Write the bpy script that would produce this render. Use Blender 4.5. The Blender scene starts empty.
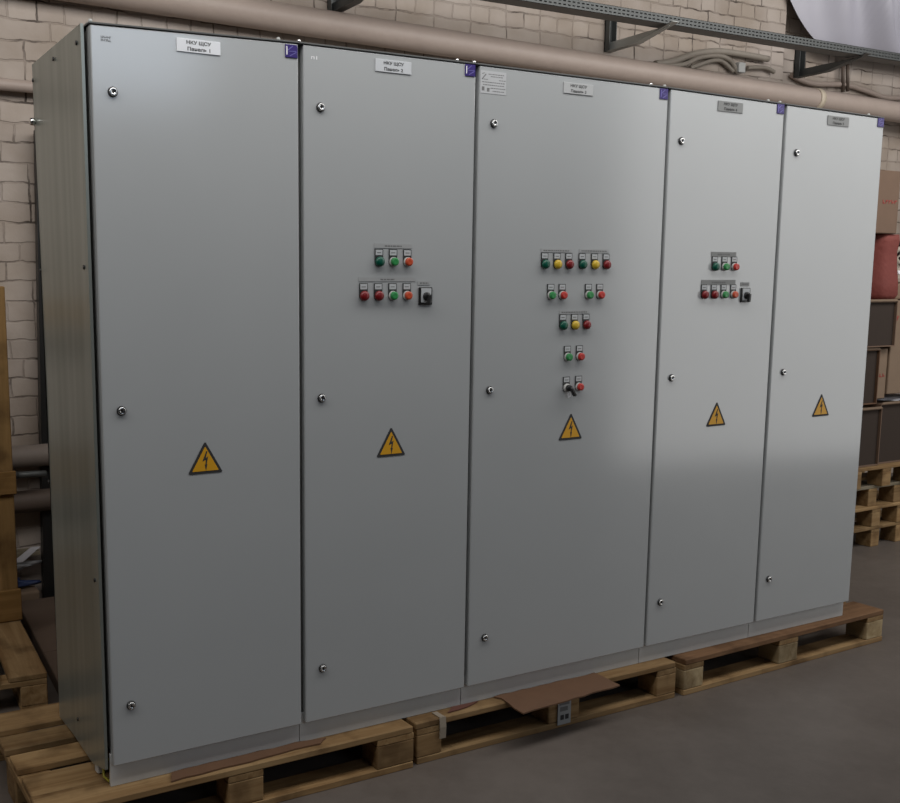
import bpy, bmesh, math, random
from mathutils import Vector, Matrix, noise
random.seed(7)
PI = math.pi
S = bpy.context.scene
COL = S.collection

# ------------------------------------------------------------------ camera
F, CX, CY = 1024.2, 450 - 142.88, 401.5 + 33.16
YAW, PITCH, ROLL = 0.4852, 0.1417, -0.0038
CAM = Vector((-0.78993, -2.69662, 1.56086))
fw = Vector((math.sin(YAW) * math.cos(PITCH), math.cos(YAW) * math.cos(PITCH), -math.sin(PITCH)))
r0 = Vector((math.cos(YAW), -math.sin(YAW), 0)); u0 = r0.cross(fw)
RT = math.cos(ROLL) * r0 + math.sin(ROLL) * u0
UP = -math.sin(ROLL) * r0 + math.cos(ROLL) * u0
def at(x, y, Y):
    """the point of the plane at depth Y that shows at photo pixel (x, y)"""
    d = (x - CX) / F * RT - (y - CY) / F * UP + fw
    return CAM + d * ((Y - CAM.y) / d.y)
cd = bpy.data.cameras.new('camera')
cam = bpy.data.objects.new('camera', cd); COL.objects.link(cam); S.camera = cam
cam.matrix_world = Matrix(((RT.x, UP.x, -fw.x, CAM.x), (RT.y, UP.y, -fw.y, CAM.y), (RT.z, UP.z, -fw.z, CAM.z), (0, 0, 0, 1)))
cd.sensor_width = 36; cd.lens = 36 * F / 900
cd.shift_x = 142.88 / 900; cd.shift_y = 33.16 / 900
cd.clip_start = 0.05; cd.clip_end = 100
S.view_settings.view_transform = 'Standard'
S.view_settings.look = 'None'

# ------------------------------------------------------------------ materials
def nodes(name):
    m = bpy.data.materials.new(name); m.use_nodes = True
    nt = m.node_tree; b = nt.nodes['Principled BSDF']
    return m, nt, b
def N(nt, t, **k):
    n = nt.nodes.new(t)
    for a, v in k.items():
        if a in n.inputs.keys(): n.inputs[a].default_value = v
        else: setattr(n, a, v)
    return n
def L(nt, a, b): nt.links.new(a, b)
def rgb(c): return (c[0], c[1], c[2], 1)
def coords(nt, scale, world=False):
    if world:
        src = N(nt, 'ShaderNodeNewGeometry').outputs['Position']
    else:
        src = N(nt, 'ShaderNodeTexCoord').outputs['Object']
    mp = N(nt, 'ShaderNodeMapping'); mp.inputs['Scale'].default_value = scale
    L(nt, src, mp.inputs['Vector']); return mp.outputs['Vector']
def simple(name, c, rough=.5, metal=0, var=.08, scale=30, bump=0, bscale=200, bdist=.002, spec=.5, world=True, coat=0):
    m, nt, b = nodes(name)
    v = coords(nt, (1, 1, 1), world)
    nz = N(nt, 'ShaderNodeTexNoise', Scale=scale, Detail=4)
    L(nt, v, nz.inputs['Vector'])
    mx = N(nt, 'ShaderNodeMix', data_type='RGBA')
    mx.inputs[6].default_value = rgb([q * (1 - var) for q in c]); mx.inputs[7].default_value = rgb([min(1, q * (1 + var)) for q in c])
    L(nt, nz.outputs['Fac'], mx.inputs[0]); L(nt, mx.outputs[2], b.inputs['Base Color'])
    b.inputs['Roughness'].default_value = rough; b.inputs['Metallic'].default_value = metal
    b.inputs['Specular IOR Level'].default_value = spec; b.inputs['Coat Weight'].default_value = coat
    if bump:
        n2 = N(nt, 'ShaderNodeTexNoise', Scale=bscale, Detail=2); L(nt, v, n2.inputs['Vector'])
        bp = N(nt, 'ShaderNodeBump', Strength=bump, Distance=bdist)
        L(nt, n2.outputs['Fac'], bp.inputs['Height']); L(nt, bp.outputs['Normal'], b.inputs['Normal'])
    return m
def wood(name, axis, c0, c1, rough=.75):
    m, nt, b = nodes(name)
    sc = [26, 26, 26]; sc[axis] = 1.6
    oi = N(nt, 'ShaderNodeObjectInfo')
    tc = N(nt, 'ShaderNodeTexCoord')
    ad = N(nt, 'ShaderNodeVectorMath', operation='ADD')
    cb = N(nt, 'ShaderNodeMath', operation='MULTIPLY'); cb.inputs[1].default_value = 37
    L(nt, oi.outputs['Random'], cb.inputs[0]); L(nt, tc.outputs['Object'], ad.inputs[0]); L(nt, cb.outputs[0], ad.inputs[1])
    mp = N(nt, 'ShaderNodeMapping'); mp.inputs['Scale'].default_value = sc; L(nt, ad.outputs[0], mp.inputs['Vector'])
    nz = N(nt, 'ShaderNodeTexNoise', Scale=1.0, Detail=6, Roughness=.65, Distortion=.6); L(nt, mp.outputs[0], nz.inputs['Vector'])
    n2 = N(nt, 'ShaderNodeTexNoise', Scale=7.0, Detail=5); L(nt, ad.outputs[0], n2.inputs['Vector'])
    cr = N(nt, 'ShaderNodeValToRGB'); cr.color_ramp.elements[0].position = .33; cr.color_ramp.elements[1].position = .66
    cr.color_ramp.elements[0].color = rgb(c0); cr.color_ramp.elements[1].color = rgb(c1)
    L(nt, nz.outputs['Fac'], cr.inputs[0])
    dr = N(nt, 'ShaderNodeValToRGB'); dr.color_ramp.elements[0].position = .3; dr.color_ramp.elements[0].color = (.35, .3, .25, 1)
    dr.color_ramp.elements[1].position = .5; dr.color_ramp.elements[1].color = (1, 1, 1, 1)
    L(nt, n2.outputs['Fac'], dr.inputs[0])
    mu = N(nt, 'ShaderNodeMix', data_type='RGBA', blend_type='MULTIPLY'); mu.inputs[0].default_value = .75
    L(nt, cr.outputs[0], mu.inputs[6]); L(nt, dr.outputs[0], mu.inputs[7])
    hv = N(nt, 'ShaderNodeHueSaturation')
    mr = N(nt, 'ShaderNodeMapRange'); mr.inputs['To Min'].default_value = .72; mr.inputs['To Max'].default_value = 1.18
    L(nt, oi.outputs['Random'], mr.inputs['Value']); L(nt, mr.outputs[0], hv.inputs['Value'])
    L(nt, mu.outputs[2], hv.inputs['Color']); L(nt, hv.outputs[0], b.inputs['Base Color'])
    b.inputs['Roughness'].default_value = rough; b.inputs['Specular IOR Level'].default_value = .25
    bp = N(nt, 'ShaderNodeBump', Strength=.35, Distance=.003); L(nt, nz.outputs['Fac'], bp.inputs['Height']); L(nt, bp.outputs[0], b.inputs['Normal'])
    return m
PINE0, PINE1 = (.22, .125, .05), (.38, .25, .12)
WX = wood('pine_along_x', 0, PINE0, PINE1)
WY = wood('pine_along_y', 1, PINE0, PINE1)
WZ = wood('pine_along_z', 2, PINE0, PINE1)
WR = wood('reddish_board', 0, (.15, .075, .035), (.25, .14, .07))
WO = wood('crate_wood_z', 2, (.17, .095, .032), (.27, .16, .06))
WOX = wood('crate_wood_x', 0, (.20, .105, .03), (.31, .175, .06))
WG = wood('grey_wood_x', 0, (.20, .17, .12), (.34, .29, .20))

def door_paint():
    m, nt, b = nodes('grey_textured_paint')
    v = coords(nt, (1, 1, 1), True)
    nz = N(nt, 'ShaderNodeTexNoise', Scale=3.0, Detail=3); L(nt, v, nz.inputs['Vector'])
    mx = N(nt, 'ShaderNodeMix', data_type='RGBA')
    mx.inputs[6].default_value = (.432, .448, .452, 1); mx.inputs[7].default_value = (.465, .481, .484, 1)
    L(nt, nz.outputs['Fac'], mx.inputs[0]); L(nt, mx.outputs[2], b.inputs['Base Color'])
    b.inputs['Roughness'].default_value = .15
    b.inputs['Specular IOR Level'].default_value = 1.0
    n2 = N(nt, 'ShaderNodeTexNoise', Scale=240, Detail=2); L(nt, v, n2.inputs['Vector'])
    bp = N(nt, 'ShaderNodeBump', Strength=.32, Distance=.0002); L(nt, n2.outputs['Fac'], bp.inputs['Height']); L(nt, bp.outputs[0], b.inputs['Normal'])
    return m
PAINT = door_paint()
PLINTH = simple('plinth_grey', (.60, .61, .60), .45, var=.04)
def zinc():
    m, nt, b = nodes('side_metal_reflections')
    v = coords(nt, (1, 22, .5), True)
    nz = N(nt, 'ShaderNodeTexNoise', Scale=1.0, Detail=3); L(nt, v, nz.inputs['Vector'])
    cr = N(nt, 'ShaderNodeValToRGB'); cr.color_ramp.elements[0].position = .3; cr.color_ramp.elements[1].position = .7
    cr.color_ramp.elements[0].color = (.285, .305, .268, 1); cr.color_ramp.elements[1].color = (.38, .40, .36, 1)  # streaks: reflected boards painted into the base colour
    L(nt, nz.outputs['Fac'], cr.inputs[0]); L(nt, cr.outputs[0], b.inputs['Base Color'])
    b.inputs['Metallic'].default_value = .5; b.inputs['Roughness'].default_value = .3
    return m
ZINC = zinc()
FRAMED = simple('roof_dark_grey', (.10, .102, .10), .5)
FRAME = simple('frame_grey', (.30, .305, .295), .4, metal=.3)
GAP = simple('gasket_dark', (.05, .052, .052), .7)
CHROME = simple('chrome', (.75, .75, .74), .18, metal=1, var=.02)
DARKM = simple('dark_metal', (.06, .06, .06), .4, metal=.6)
BLACK = simple('black_plastic', (.012, .012, .012), .35)
HOLD = simple('dark_holder', (.025, .027, .026), .5)
TAGW = simple('legend_white', (.50, .52, .53), .5, var=.04)
INK = simple('ink', (.03, .03, .03), .7)
INKL = simple('ink_faint', (.17, .17, .17), .7)
WHITE = simple('white_print', (.85, .85, .86), .5)
PURP = simple('purple_badge', (.035, .018, .16), .35)
PURL = simple('pale_violet_print', (.16, .14, .42), .4)
YEL = simple('sign_yellow', (.72, .36, .012), .45, var=.05)
def lens(n, c): return simple(n, c, .32, var=.04)
LENS = dict(dgreen=lens('dark_green_lens', (.0, .085, .05)), green=lens('green_cap', (.03, .26, .07)), red=lens('red_cap', (.52, .035, .025)),
            dred=lens('dark_red_lens', (.20, .008, .010)), orange=lens('orange_red_cap', (.55, .075, .025)), yellow=lens('amber_lens', (.62, .42, .03)))
PLATE_SHEEN = [simple('plate_sheen_%s' % k, c, .45, var=.03) for k, c in (('white', (.80, .82, .85)), ('pale', (.58, .60, .62)), ('grey', (.46, .47, .47)), ('dim', (.24, .245, .24)))]  # one plate finish; each panel's reflected light is painted into its base colour
STRIP = simple('strip_grey', (.37, .38, .38), .5)
STRIPD = simple('strip_silver', (.22, .225, .22), .5)
CARD = simple('cardboard', (.165, .102, .066), .8, var=.1, scale=12)
CARDL = simple('cardboard_light', (.22, .152, .10), .8, var=.1, scale=12)
CARD_SHADE = simple('carton_inside_shade', (.035, .022, .015), .9)
CARDR = simple('cardboard_sheet_red_brown', (.135, .068, .034), .75, var=.15, scale=14)
REDP = simple('red_print', (.30, .045, .035), .7)
REDC = simple('red_cloth', (.19, .038, .028), .75, var=.15, scale=8, bump=.4, bscale=30, bdist=.01)
def film(n, c, alpha=None):
    m = simple(n, c, .3, var=.1, scale=6, bump=.6, bscale=9, bdist=.03, world=True)
    return m
FILM = film('white_film', (.62, .61, .64))
FILMG = film('grey_film', (.42, .43, .45))
BLUE = film('blue_film', (.03, .05, .13))
PIPE = simple('painted_pipe', (.39, .315, .27), .5, var=.08, scale=8, bump=.25, bscale=25, bdist=.006)
PIPEB = simple('brown_pipe', (.10, .072, .055), .6)
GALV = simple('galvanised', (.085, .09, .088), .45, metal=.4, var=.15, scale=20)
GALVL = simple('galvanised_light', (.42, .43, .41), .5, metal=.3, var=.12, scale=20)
CABLE = simple('cable_grey_brown', (.27, .235, .195), .6)
BOXG = simple('junction_grey', (.52, .52, .50), .5)
BEIGE = simple('machine_beige', (.42, .37, .30), .5)

def brick():
    m, nt, b = nodes('painted_brick')
    pos = N(nt, 'ShaderNodeNewGeometry').outputs['Position']
    sp = N(nt, 'ShaderNodeSeparateXYZ'); L(nt, pos, sp.inputs[0])
    cb = N(nt, 'ShaderNodeCombineXYZ'); L(nt, sp.outputs[0], cb.inputs[0]); L(nt, sp.outputs[2], cb.inputs[1])
    nz = N(nt, 'ShaderNodeTexNoise', Scale=9, Detail=4); L(nt, pos, nz.inputs['Vector'])
    sb = N(nt, 'ShaderNodeVectorMath', operation='SUBTRACT'); sb.inputs[1].default_value = (.5, .5, .5); L(nt, nz.outputs['Color'], sb.inputs[0])
    sc = N(nt, 'ShaderNodeVectorMath', operation='SCALE'); sc.inputs['Scale'].default_value = .035; L(nt, sb.outputs[0], sc.inputs[0])
    ad = N(nt, 'ShaderNodeVectorMath', operation='ADD'); L(nt, cb.outputs[0], ad.inputs[0]); L(nt, sc.outputs[0], ad.inputs[1])
    br = N(nt, 'ShaderNodeTexBrick'); br.offset = .5; br.squash = .5; br.squash_frequency = 3
    for k, v in (('Scale', 1), ('Mortar Size', .006), ('Mortar Smooth', .6), ('Brick Width', .26), ('Row Height', .094), ('Bias', 0)): br.inputs[k].default_value = v
    br.inputs['Color1'].default_value = (.405, .343, .298, 1); br.inputs['Color2'].default_value = (.47, .405, .355, 1); br.inputs['Mortar'].default_value = (.405, .343, .298, 1)
    L(nt, ad.outputs[0], br.inputs['Vector'])
    # mortar joints, mostly painted over, open and dark in patches
    n2 = N(nt, 'ShaderNodeTexNoise', Scale=5.5, Detail=5, Roughness=.6); L(nt, pos, n2.inputs['Vector'])
    r2 = N(nt, 'ShaderNodeMapRange'); r2.inputs['From Min'].default_value = .47; r2.inputs['From Max'].default_value = .66; L(nt, n2.outputs['Fac'], r2.inputs['Value'])
    a2 = N(nt, 'ShaderNodeMath', operation='ADD', use_clamp=True); a2.inputs[1].default_value = .08; L(nt, r2.outputs[0], a2.inputs[0])
    mu = N(nt, 'ShaderNodeMath', operation='MULTIPLY'); L(nt, a2.outputs[0], mu.inputs[0]); L(nt, br.outputs['Fac'], mu.inputs[1])
    mx = N(nt, 'ShaderNodeMix', data_type='RGBA'); L(nt, mu.outputs[0], mx.inputs[0]); L(nt, br.outputs['Color'], mx.inputs[6]); mx.inputs[7].default_value = (.07, .05, .038, 1)
    # stains
    n3 = N(nt, 'ShaderNodeTexNoise', Scale=2.3, Detail=6); L(nt, pos, n3.inputs['Vector'])
    r3 = N(nt, 'ShaderNodeValToRGB'); r3.color_ramp.elements[0].position = .32; r3.color_ramp.elements[0].color = (.72, .68, .62, 1)
    r3.color_ramp.elements[1].position = .62; r3.color_ramp.elements[1].color = (1.0, 1.0, 1.0, 1); L(nt, n3.outputs['Fac'], r3.inputs[0])
    m2 = N(nt, 'ShaderNodeMix', data_type='RGBA', blend_type='MULTIPLY'); m2.inputs[0].default_value = 1; L(nt, mx.outputs[2], m2.inputs[6]); L(nt, r3.outputs[0], m2.inputs[7])
    L(nt, m2.outputs[2], b.inputs['Base Color']); b.inputs['Roughness'].default_value = .6
    iv = N(nt, 'ShaderNodeMath', operation='MULTIPLY_ADD'); iv.inputs[1].default_value = -1; iv.inputs[2].default_value = 1; L(nt, br.outputs['Fac'], iv.inputs[0])
    n4 = N(nt, 'ShaderNodeTexNoise', Scale=22, Detail=4); L(nt, pos, n4.inputs['Vector'])
    hh = N(nt, 'ShaderNodeMath', operation='MULTIPLY_ADD'); hh.inputs[1].default_value = .5; L(nt, n4.outputs['Fac'], hh.inputs[0]); L(nt, iv.outputs[0], hh.inputs[2])
    bp = N(nt, 'ShaderNodeBump', Strength=.6, Distance=.009); L(nt, hh.outputs[0], bp.inputs['Height']); L(nt, bp.outputs[0], b.inputs['Normal'])
    return m
BRICK = brick()
def concrete():
    m, nt, b = nodes('concrete_floor')
    pos = N(nt, 'ShaderNodeNewGeometry').outputs['Position']
    a = N(nt, 'ShaderNodeTexNoise', Scale=1.1, Detail=7, Roughness=.62); L(nt, pos, a.inputs['Vector'])
    c = N(nt, 'ShaderNodeTexNoise', Scale=14, Detail=6, Roughness=.7); L(nt, pos, c.inputs['Vector'])
    md = N(nt, 'ShaderNodeMath', operation='MULTIPLY_ADD'); md.inputs[1].default_value = .4; L(nt, c.outputs['Fac'], md.inputs[0]); L(nt, a.outputs['Fac'], md.inputs[2])
    cr = N(nt, 'ShaderNodeValToRGB'); e = cr.color_ramp.elements
    e[0].position = .5; e[0].color = (.10, .082, .069, 1); e[1].position = .9; e[1].color = (.16, .136, .118, 1)
    L(nt, md.outputs[0], cr.inputs[0]); L(nt, cr.outputs[0], b.inputs['Base Color'])
    b.inputs['Roughness'].default_value = .5; b.inputs['Specular IOR Level'].default_value = .5
    bp = N(nt, 'ShaderNodeBump', Strength=.25, Distance=.004); L(nt, c.outputs['Fac'], bp.inputs['Height']); L(nt, bp.outputs[0], b.inputs['Normal'])
    return m
CONC = concrete()

# ------------------------------------------------------------------ mesh helpers
OFF = {}
def tag(o, label=None, cat=None, group=None, kind=None):
    if label: o['label'] = label
    if cat: o['category'] = cat
    if group: o['group'] = group
    if kind: o['kind'] = kind
    return o
def thing(name, label, cat, loc, rz=0, group=None):
    o = bpy.data.objects.new(name, None); COL.objects.link(o)
    o.location = loc; o.rotation_euler = (0, 0, rz); o.empty_display_size = .1
    OFF[o.name] = Vector((0, 0, 0))
    return tag(o, label, cat, group)
class MB:
    def __init__(s): s.bm = bmesh.new()
    def _merge(s, b, mi, mat=None):
        if mat is not None: bmesh.ops.transform(b, matrix=mat, verts=b.verts)
        vs = [s.bm.verts.new(v.co) for v in b.verts]
        b.verts.index_update()
        for f in b.faces:
            try:
                nf = s.bm.faces.new([vs[v.index] for v in f.verts]); nf.material_index = mi; nf.smooth = f.smooth
            except ValueError: pass
        b.free()
    def box(s, x0, x1, y0, y1, z0, z1, bev=0, mi=0, seg=1, mat=None):
        b = bmesh.new(); bmesh.ops.create_cube(b, size=1)
        for v in b.verts: v.co = Vector(((x0 + x1) / 2 + v.co.x * (x1 - x0), (y0 + y1) / 2 + v.co.y * (y1 - y0), (z0 + z1) / 2 + v.co.z * (z1 - z0)))
        if bev: bmesh.ops.bevel(b, geom=list(b.edges), offset=bev, segments=seg, profile=.5, affect='EDGES')
        s._merge(b, mi, mat); return s
    def lathe(s, prof, c, axis='-y', n=24, mi=0):
        """prof: (radius, height) along axis from centre c"""
        b = bmesh.new(); rings = []
        ax = {'-y': lambda r, a, h: Vector((r * math.cos(a), -h, r * math.sin(a))),
              'z': lambda r, a, h: Vector((r * math.cos(a), r * math.sin(a), h)),
              'x': lambda r, a, h: Vector((h, r * math.cos(a), r * math.sin(a)))}[axis]
        for r, h in prof:
            if r < 1e-6: rings.append([b.verts.new(Vector(c) + ax(0, 0, h))])
            else: rings.append([b.verts.new(Vector(c) + ax(r, 2 * PI * k / n, h)) for k in range(n)])
        for p, q in zip(rings, rings[1:]):
            for k in range(n):
                k2 = (k + 1) % n
                if len(p) == 1 and len(q) == 1: continue
                if len(p) == 1: f = [p[0], q[k], q[k2]]
                elif len(q) == 1: f = [p[k], q[0], p[k2]]
                else: f = [p[k], q[k], q[k2], p[k2]]
                b.faces.new(f).smooth = True
        for rr in (rings[0], rings[-1]):
            if len(rr) > 1: b.faces.new(rr)
        bmesh.ops.recalc_face_normals(b, faces=b.faces)
        s._merge(b, mi); return s
    def tube(s, pts, r, n=10, mi=0, caps=True):
        b = bmesh.new(); pts = [Vector(p) for p in pts]; rings = []
        prev = None
        for i, p in enumerate(pts):
            t = (pts[min(i + 1, len(pts) - 1)] - pts[max(i - 1, 0)]).normalized()
            ref = prev if prev is not None else (Vector((0, 0, 1)) if abs(t.z) < .9 else Vector((1, 0, 0)))
            u = (ref - t * ref.dot(t)).normalized(); prev = u; w = t.cross(u)
            rr = r[i] if isinstance(r, (list, tuple)) else r
            rings.append([b.verts.new(p + rr * (math.cos(2 * PI * k / n) * u + math.sin(2 * PI * k / n) * w)) for k in range(n)])
        for p, q in zip(rings, rings[1:]):
            for k in range(n): b.faces.new([p[k], p[(k + 1) % n], q[(k + 1) % n], q[k]]).smooth = True
        if caps: b.faces.new(rings[0]); b.faces.new(rings[-1])
        bmesh.ops.recalc_face_normals(b, faces=b.faces)
        s._merge(b, mi); return s
    def prism(s, poly, plane, d0, d1, mi=0, bev=0):
        """poly 2-D outline; plane 'xz' (extruded along y), 'yz' (along x), 'xy' (along z)"""
        f3 = {'xz': lambda a, c, d: Vector((a, d, c)), 'yz': lambda a, c, d: Vector((d, a, c)), 'xy': lambda a, c, d: Vector((a, c, d))}[plane]
        b = bmesh.new()
        A = [b.verts.new(f3(p[0], p[1], d0)) for p in poly]; B = [b.verts.new(f3(p[0], p[1], d1)) for p in poly]
        b.faces.new(A); b.faces.new(B[::-1])
        for k in range(len(poly)): b.faces.new([A[k], A[(k + 1) % len(A)], B[(k + 1) % len(A)], B[k]])
        bmesh.ops.recalc_face_normals(b, faces=b.faces)
        if bev: bmesh.ops.bevel(b, geom=list(b.edges), offset=bev, segments=1, affect='EDGES')
        s._merge(b, mi); return s
    def bar(s, a, c, w, d0, d1, mi=0):
        """flat stroke of width w in the xz plane from a to c"""
        a = Vector(a); c = Vector(c); t = (c - a).normalized(); n = Vector((-t.y, t.x)) * w / 2
        return s.prism([a + n, c + n, c - n, a - n], 'xz', d0, d1, mi)
    def build(s, name, mats, parent=None, smooth=False):
        co = [v.co.copy() for v in s.bm.verts]
        lo = Vector([min(c[i] for c in co) for i in range(3)]); hi = Vector([max(c[i] for c in co) for i in range(3)])
        c = (lo + hi) / 2
        if parent is None: c.z = lo.z
        for v in s.bm.verts: v.co -= c
        me = bpy.data.meshes.new(name); s.bm.to_mesh(me); s.bm.free()
        for m in (mats if isinstance(mats, (list, tuple)) else [mats]): me.materials.append(m)
        if smooth:
            for p in me.polygons: p.use_smooth = True
        o = bpy.data.objects.new(name, me); COL.objects.link(o)
        if parent is not None:
            o.parent = parent; o.location = c - OFF[parent.name]
        else: o.location = c
        OFF[o.name] = c if parent is not None else Vector((0, 0, 0))
        return o
    def text(s, body, cx, cz, width, y, mi=0, height=None):
        cu = bpy.data.curves.new('lettering', 'FONT'); cu.body = body; cu.align_x = 'CENTER'; cu.align_y = 'CENTER'; cu.resolution_u = 2; cu.offset = .026
        to = bpy.data.objects.new('lettering', cu); COL.objects.link(to)
        dg = bpy.context.evaluated_depsgraph_get(); dg.update()
        me = bpy.data.meshes.new_from_object(to.evaluated_get(dg))
        xs = [v.co.x for v in me.vertices]; ys = [v.co.y for v in me.vertices]
        k = width / (max(xs) - min(xs)); kz = k if height is None else height / (max(ys) - min(ys))
        mx, my = (max(xs) + min(xs)) / 2, (max(ys) + min(ys)) / 2
        vs = [s.bm.verts.new((cx + (v.co.x - mx) * k, y, cz + (v.co.y - my) * kz)) for v in me.vertices]
        for p in me.polygons:
            try: s.bm.faces.new([vs[i] for i in p.vertices]).material_index = mi
            except ValueError: pass
        bpy.data.objects.remove(to); bpy.data.curves.remove(cu); bpy.data.meshes.remove(me)
        return s
def struct(o): o['kind'] = 'structure'; return o

# ------------------------------------------------------------------ the setting
WALL = 2.40
struct(MB().box(-7, 16, -9, 2.72, -.10, 0).build('floor', CONC))
w = MB(); w.prism([(-7, WALL), (5.72, WALL), (5.72, WALL + .12), (16, WALL + .12), (16, WALL + .32), (-7, WALL + .32)], 'xy', 0, 4.6)
struct(w.build('wall_back', BRICK))

# ------------------------------------------------------------------ pallets
ZP = .144
def pallet(name, label, group, loc, rz, Lx=1.2, Wy=.8, deck=None, h=.144, blocks=(0, .4725, .9275), bw=(.1, .1455, .1), red=False, bmat=None, feet=False):
    """deck boards run along local x; origin at the front left corner on the floor"""
    t = thing(name, label, 'pallet', loc, rz, group)
    k = h / .144
    bt, bh = .022 * k, .078 * k
    for i, (y0, y1) in enumerate(deck or [(0, .145), (.178, .278), (.328, .472), (.522, .622), (.655, .8)]):
        j = [random.uniform(-.006, .006) for _ in range(2)]
        MB().box(j[0], Lx + j[1], y0, y1, h - bt, h, .003).build('deck_board', red if (red and i == 0) else WX, t)
    for x0, bwx in zip(blocks, bw):
        MB().box(x0, x0 + bwx, 0.001, Wy - .001, h - 2 * bt + .0005, h - bt - .0005, .002).build('cross_board', WY, t)
        for y0, y1 in ((.0, .1), (Wy / 2 - .07, Wy / 2 + .07), (Wy - .1, Wy)):
            MB().box(x0, x0 + bwx, y0 + .001, y1 - .001, 0 if feet else bt + .0005, bt + bh, .003).build('block', bmat or WX, t)
    for y0, y1 in () if feet else ((0, .1), (Wy / 2 - .07, Wy / 2 + .07), (Wy - .1, Wy)):
        MB().box(0.002, Lx - .002, y0, y1, 0, bt, .002).build('bottom_board', WX, t)
    return t
G = 'pallets under the row of cabinets'
DK1 = [(0, .122), (.126, .256), (.285, .405), (.432, .555), (.585, .785)]
DK1 = [(0, .118), (.122, .252), (.302, .408), (.450, .556), (.602, .748)]
p1 = pallet('pallet', 'wooden pallet under the leftmost cabinets with bare slats showing at its left end', G, (-.215, -.045, 0), 0, Lx=1.215, deck=DK1, Wy=.79, blocks=(0, .555, 1.075), bw=(.1, .115, .14))
p2 = pallet('pallet', 'middle wooden pallet under the cabinets with grey label and cardboard on its front', G, (1.018, -.035, 0), 0, Lx=1.19, blocks=(0, .56, 1.09))
p3 = pallet('pallet', 'right end wooden pallet under the cabinets with dark weathered top board', G, (2.245, -.04, 0), math.radians(1.2), Lx=1.27, blocks=(0, .56, 1.15), bw=(.11, .12, .115), red=WR, bmat=wood('pale_block_wood', 1, (.34, .24, .12), (.50, .39, .23)))
# grey paper label hanging on the middle block of the second pallet
lb = MB(); lb.box(.60, .66, -.004, -.001, .012, .116, 0, 0)
lb.box(.606, .652, -.0047, -.004, .085, .110, 0, 1); lb.box(.61, .645, -.0047, -.004, .062, .078, 0, 1)
lb.box(.612, .628, -.0047, -.004, .03, .048, 0, 2); lb.box(.634, .65, -.0047, -.004, .03, .048, 0, 2)
tag(lb.build('paper_label', [STRIP, INKL, INK], p2), 'grey paper label with black print')

# ------------------------------------------------------------------ cabinets
XS = [0, .6116, 1.2344, 2.0651, 2.6731, 3.2745]
DEP, HT = .574, 2.1
Z0 = ZP
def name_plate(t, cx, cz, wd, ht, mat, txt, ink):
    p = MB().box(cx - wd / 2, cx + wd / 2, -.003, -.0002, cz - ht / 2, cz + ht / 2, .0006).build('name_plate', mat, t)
    m = MB(); m.text('НКУ ЩСУ', cx, cz + ht * .21, wd * .56, -.0034, 0, ht * .33); m.text('Панель ' + txt, cx, cz - ht * .24, wd * .52, -.0034, 0, ht * .28)
    m.build('lettering', ink, p)
def lock(door, cx, cz):
    l = MB().lathe([(.0135, 0), (.0135, .003), (.0125, .005)], (cx, 0, cz), mi=0).lathe([(.011, .0045), (.0105, .008), (.009, .009), (.0055, .009), (.0045, .0075), (0, .0075)], (cx, 0, cz), mi=1)
    l.box(cx - .0015, cx + .0015, -.0094, -.007, cz - .004, cz + .006, 0, 2)
    tag(l.build('lock', [DARKM, CHROME, BLACK], door), 'round chrome key lock')
def rounded_tri(cx, cz, h, r, n=5):
    pts = [(0, h * 2 / 3), (-h / math.sqrt(3), -h / 3), (h / math.sqrt(3), -h / 3)]; out = []
    k = (h - 3 * r) / h
    for i, (a, c) in enumerate(pts):
        base = [90, 210, 330][i]
        for q in range(n + 1):
            an = math.radians(base - 60 + 120 * q / n)
            out.append((cx + a * k + r * math.cos(an), cz + c * k + r * math.sin(an)))
    return out
def warning_sign(t, cx, cz):
    s = MB().prism(rounded_tri(cx, cz, .094, .004), 'xz', -.0012, -.0002, 0).build('warning_sign', INK, t)
    tag(s, 'yellow triangle with black border and lightning bolt')
    f = MB().prism(rounded_tri(cx, cz, .071, .0015), 'xz', -.0018, -.0012).build('yellow_field', YEL, s)
    z = [(.004, .030), (-.006, .006), (.0005, .009), (-.001, -.006), (-.0035, -.005), (.0005, -.022), (.0045, -.006), (.002, -.007), (.0065, .016), (.0005, .013), (.006, .030)]
    z = [(.002, .029), (-.0075, .004), (.001, .008), (.0, -.004), (-.002, -.004), (.001, -.021), (.0045, -.004), (.0028, -.004), (.0065, .016), (.0005, .012), (.005, .029)]
    MB().prism([(cx + a * 1.25, cz + c * 1.15) for a, c in z], 'xz', -.0022, -.0017).build('lightning_bolt', INK, s)
def badge(t, x0, x1, z0, z1, bar=True):
    b = MB().box(x0, x1, -.003, -.0002, z0, z1, .0008).build('badge', PURP, t)
    tag(b, 'small square purple emblem')
    w_, h_ = x1 - x0, z1 - z0
    m = MB()
    m.bar((x0 + .12 * w_, z0 + .2 * h_), (x0 + .12 * w_, z0 + .85 * h_), .0032, -.0036, -.003, 0 if bar else 1)
    m.bar((x0 + .3 * w_, z0 + .48 * h_), (x0 + .88 * w_, z0 + .52 * h_), .0016, -.0036, -.003, 1)
    m.bar((x0 + .35 * w_, z0 + .12 * h_), (x0 + .9 * w_, z0 + .45 * h_), .0022, -.0036, -.003, 1)
    m.bar((x0 + .2 * w_, z0 + .55 * h_), (x0 + .6 * w_, z0 + .9 * h_), .0022, -.0036, -.003, 1)
    m.build('emblem', [WHITE, PURL], b)
def holder(m, cx, cz, w=.029):
    r = w / 2
    poly = [(cx - r, cz + .038), (cx + r, cz + .038), (cx + r, cz)] + [(cx + r * math.cos(-PI * k / 10), cz + r * math.sin(-PI * k / 10)) for k in range(1, 10)] + [(cx - r, cz)]
    m.prism(poly, 'xz', -.003, -.0002, 0)
    return m
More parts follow.
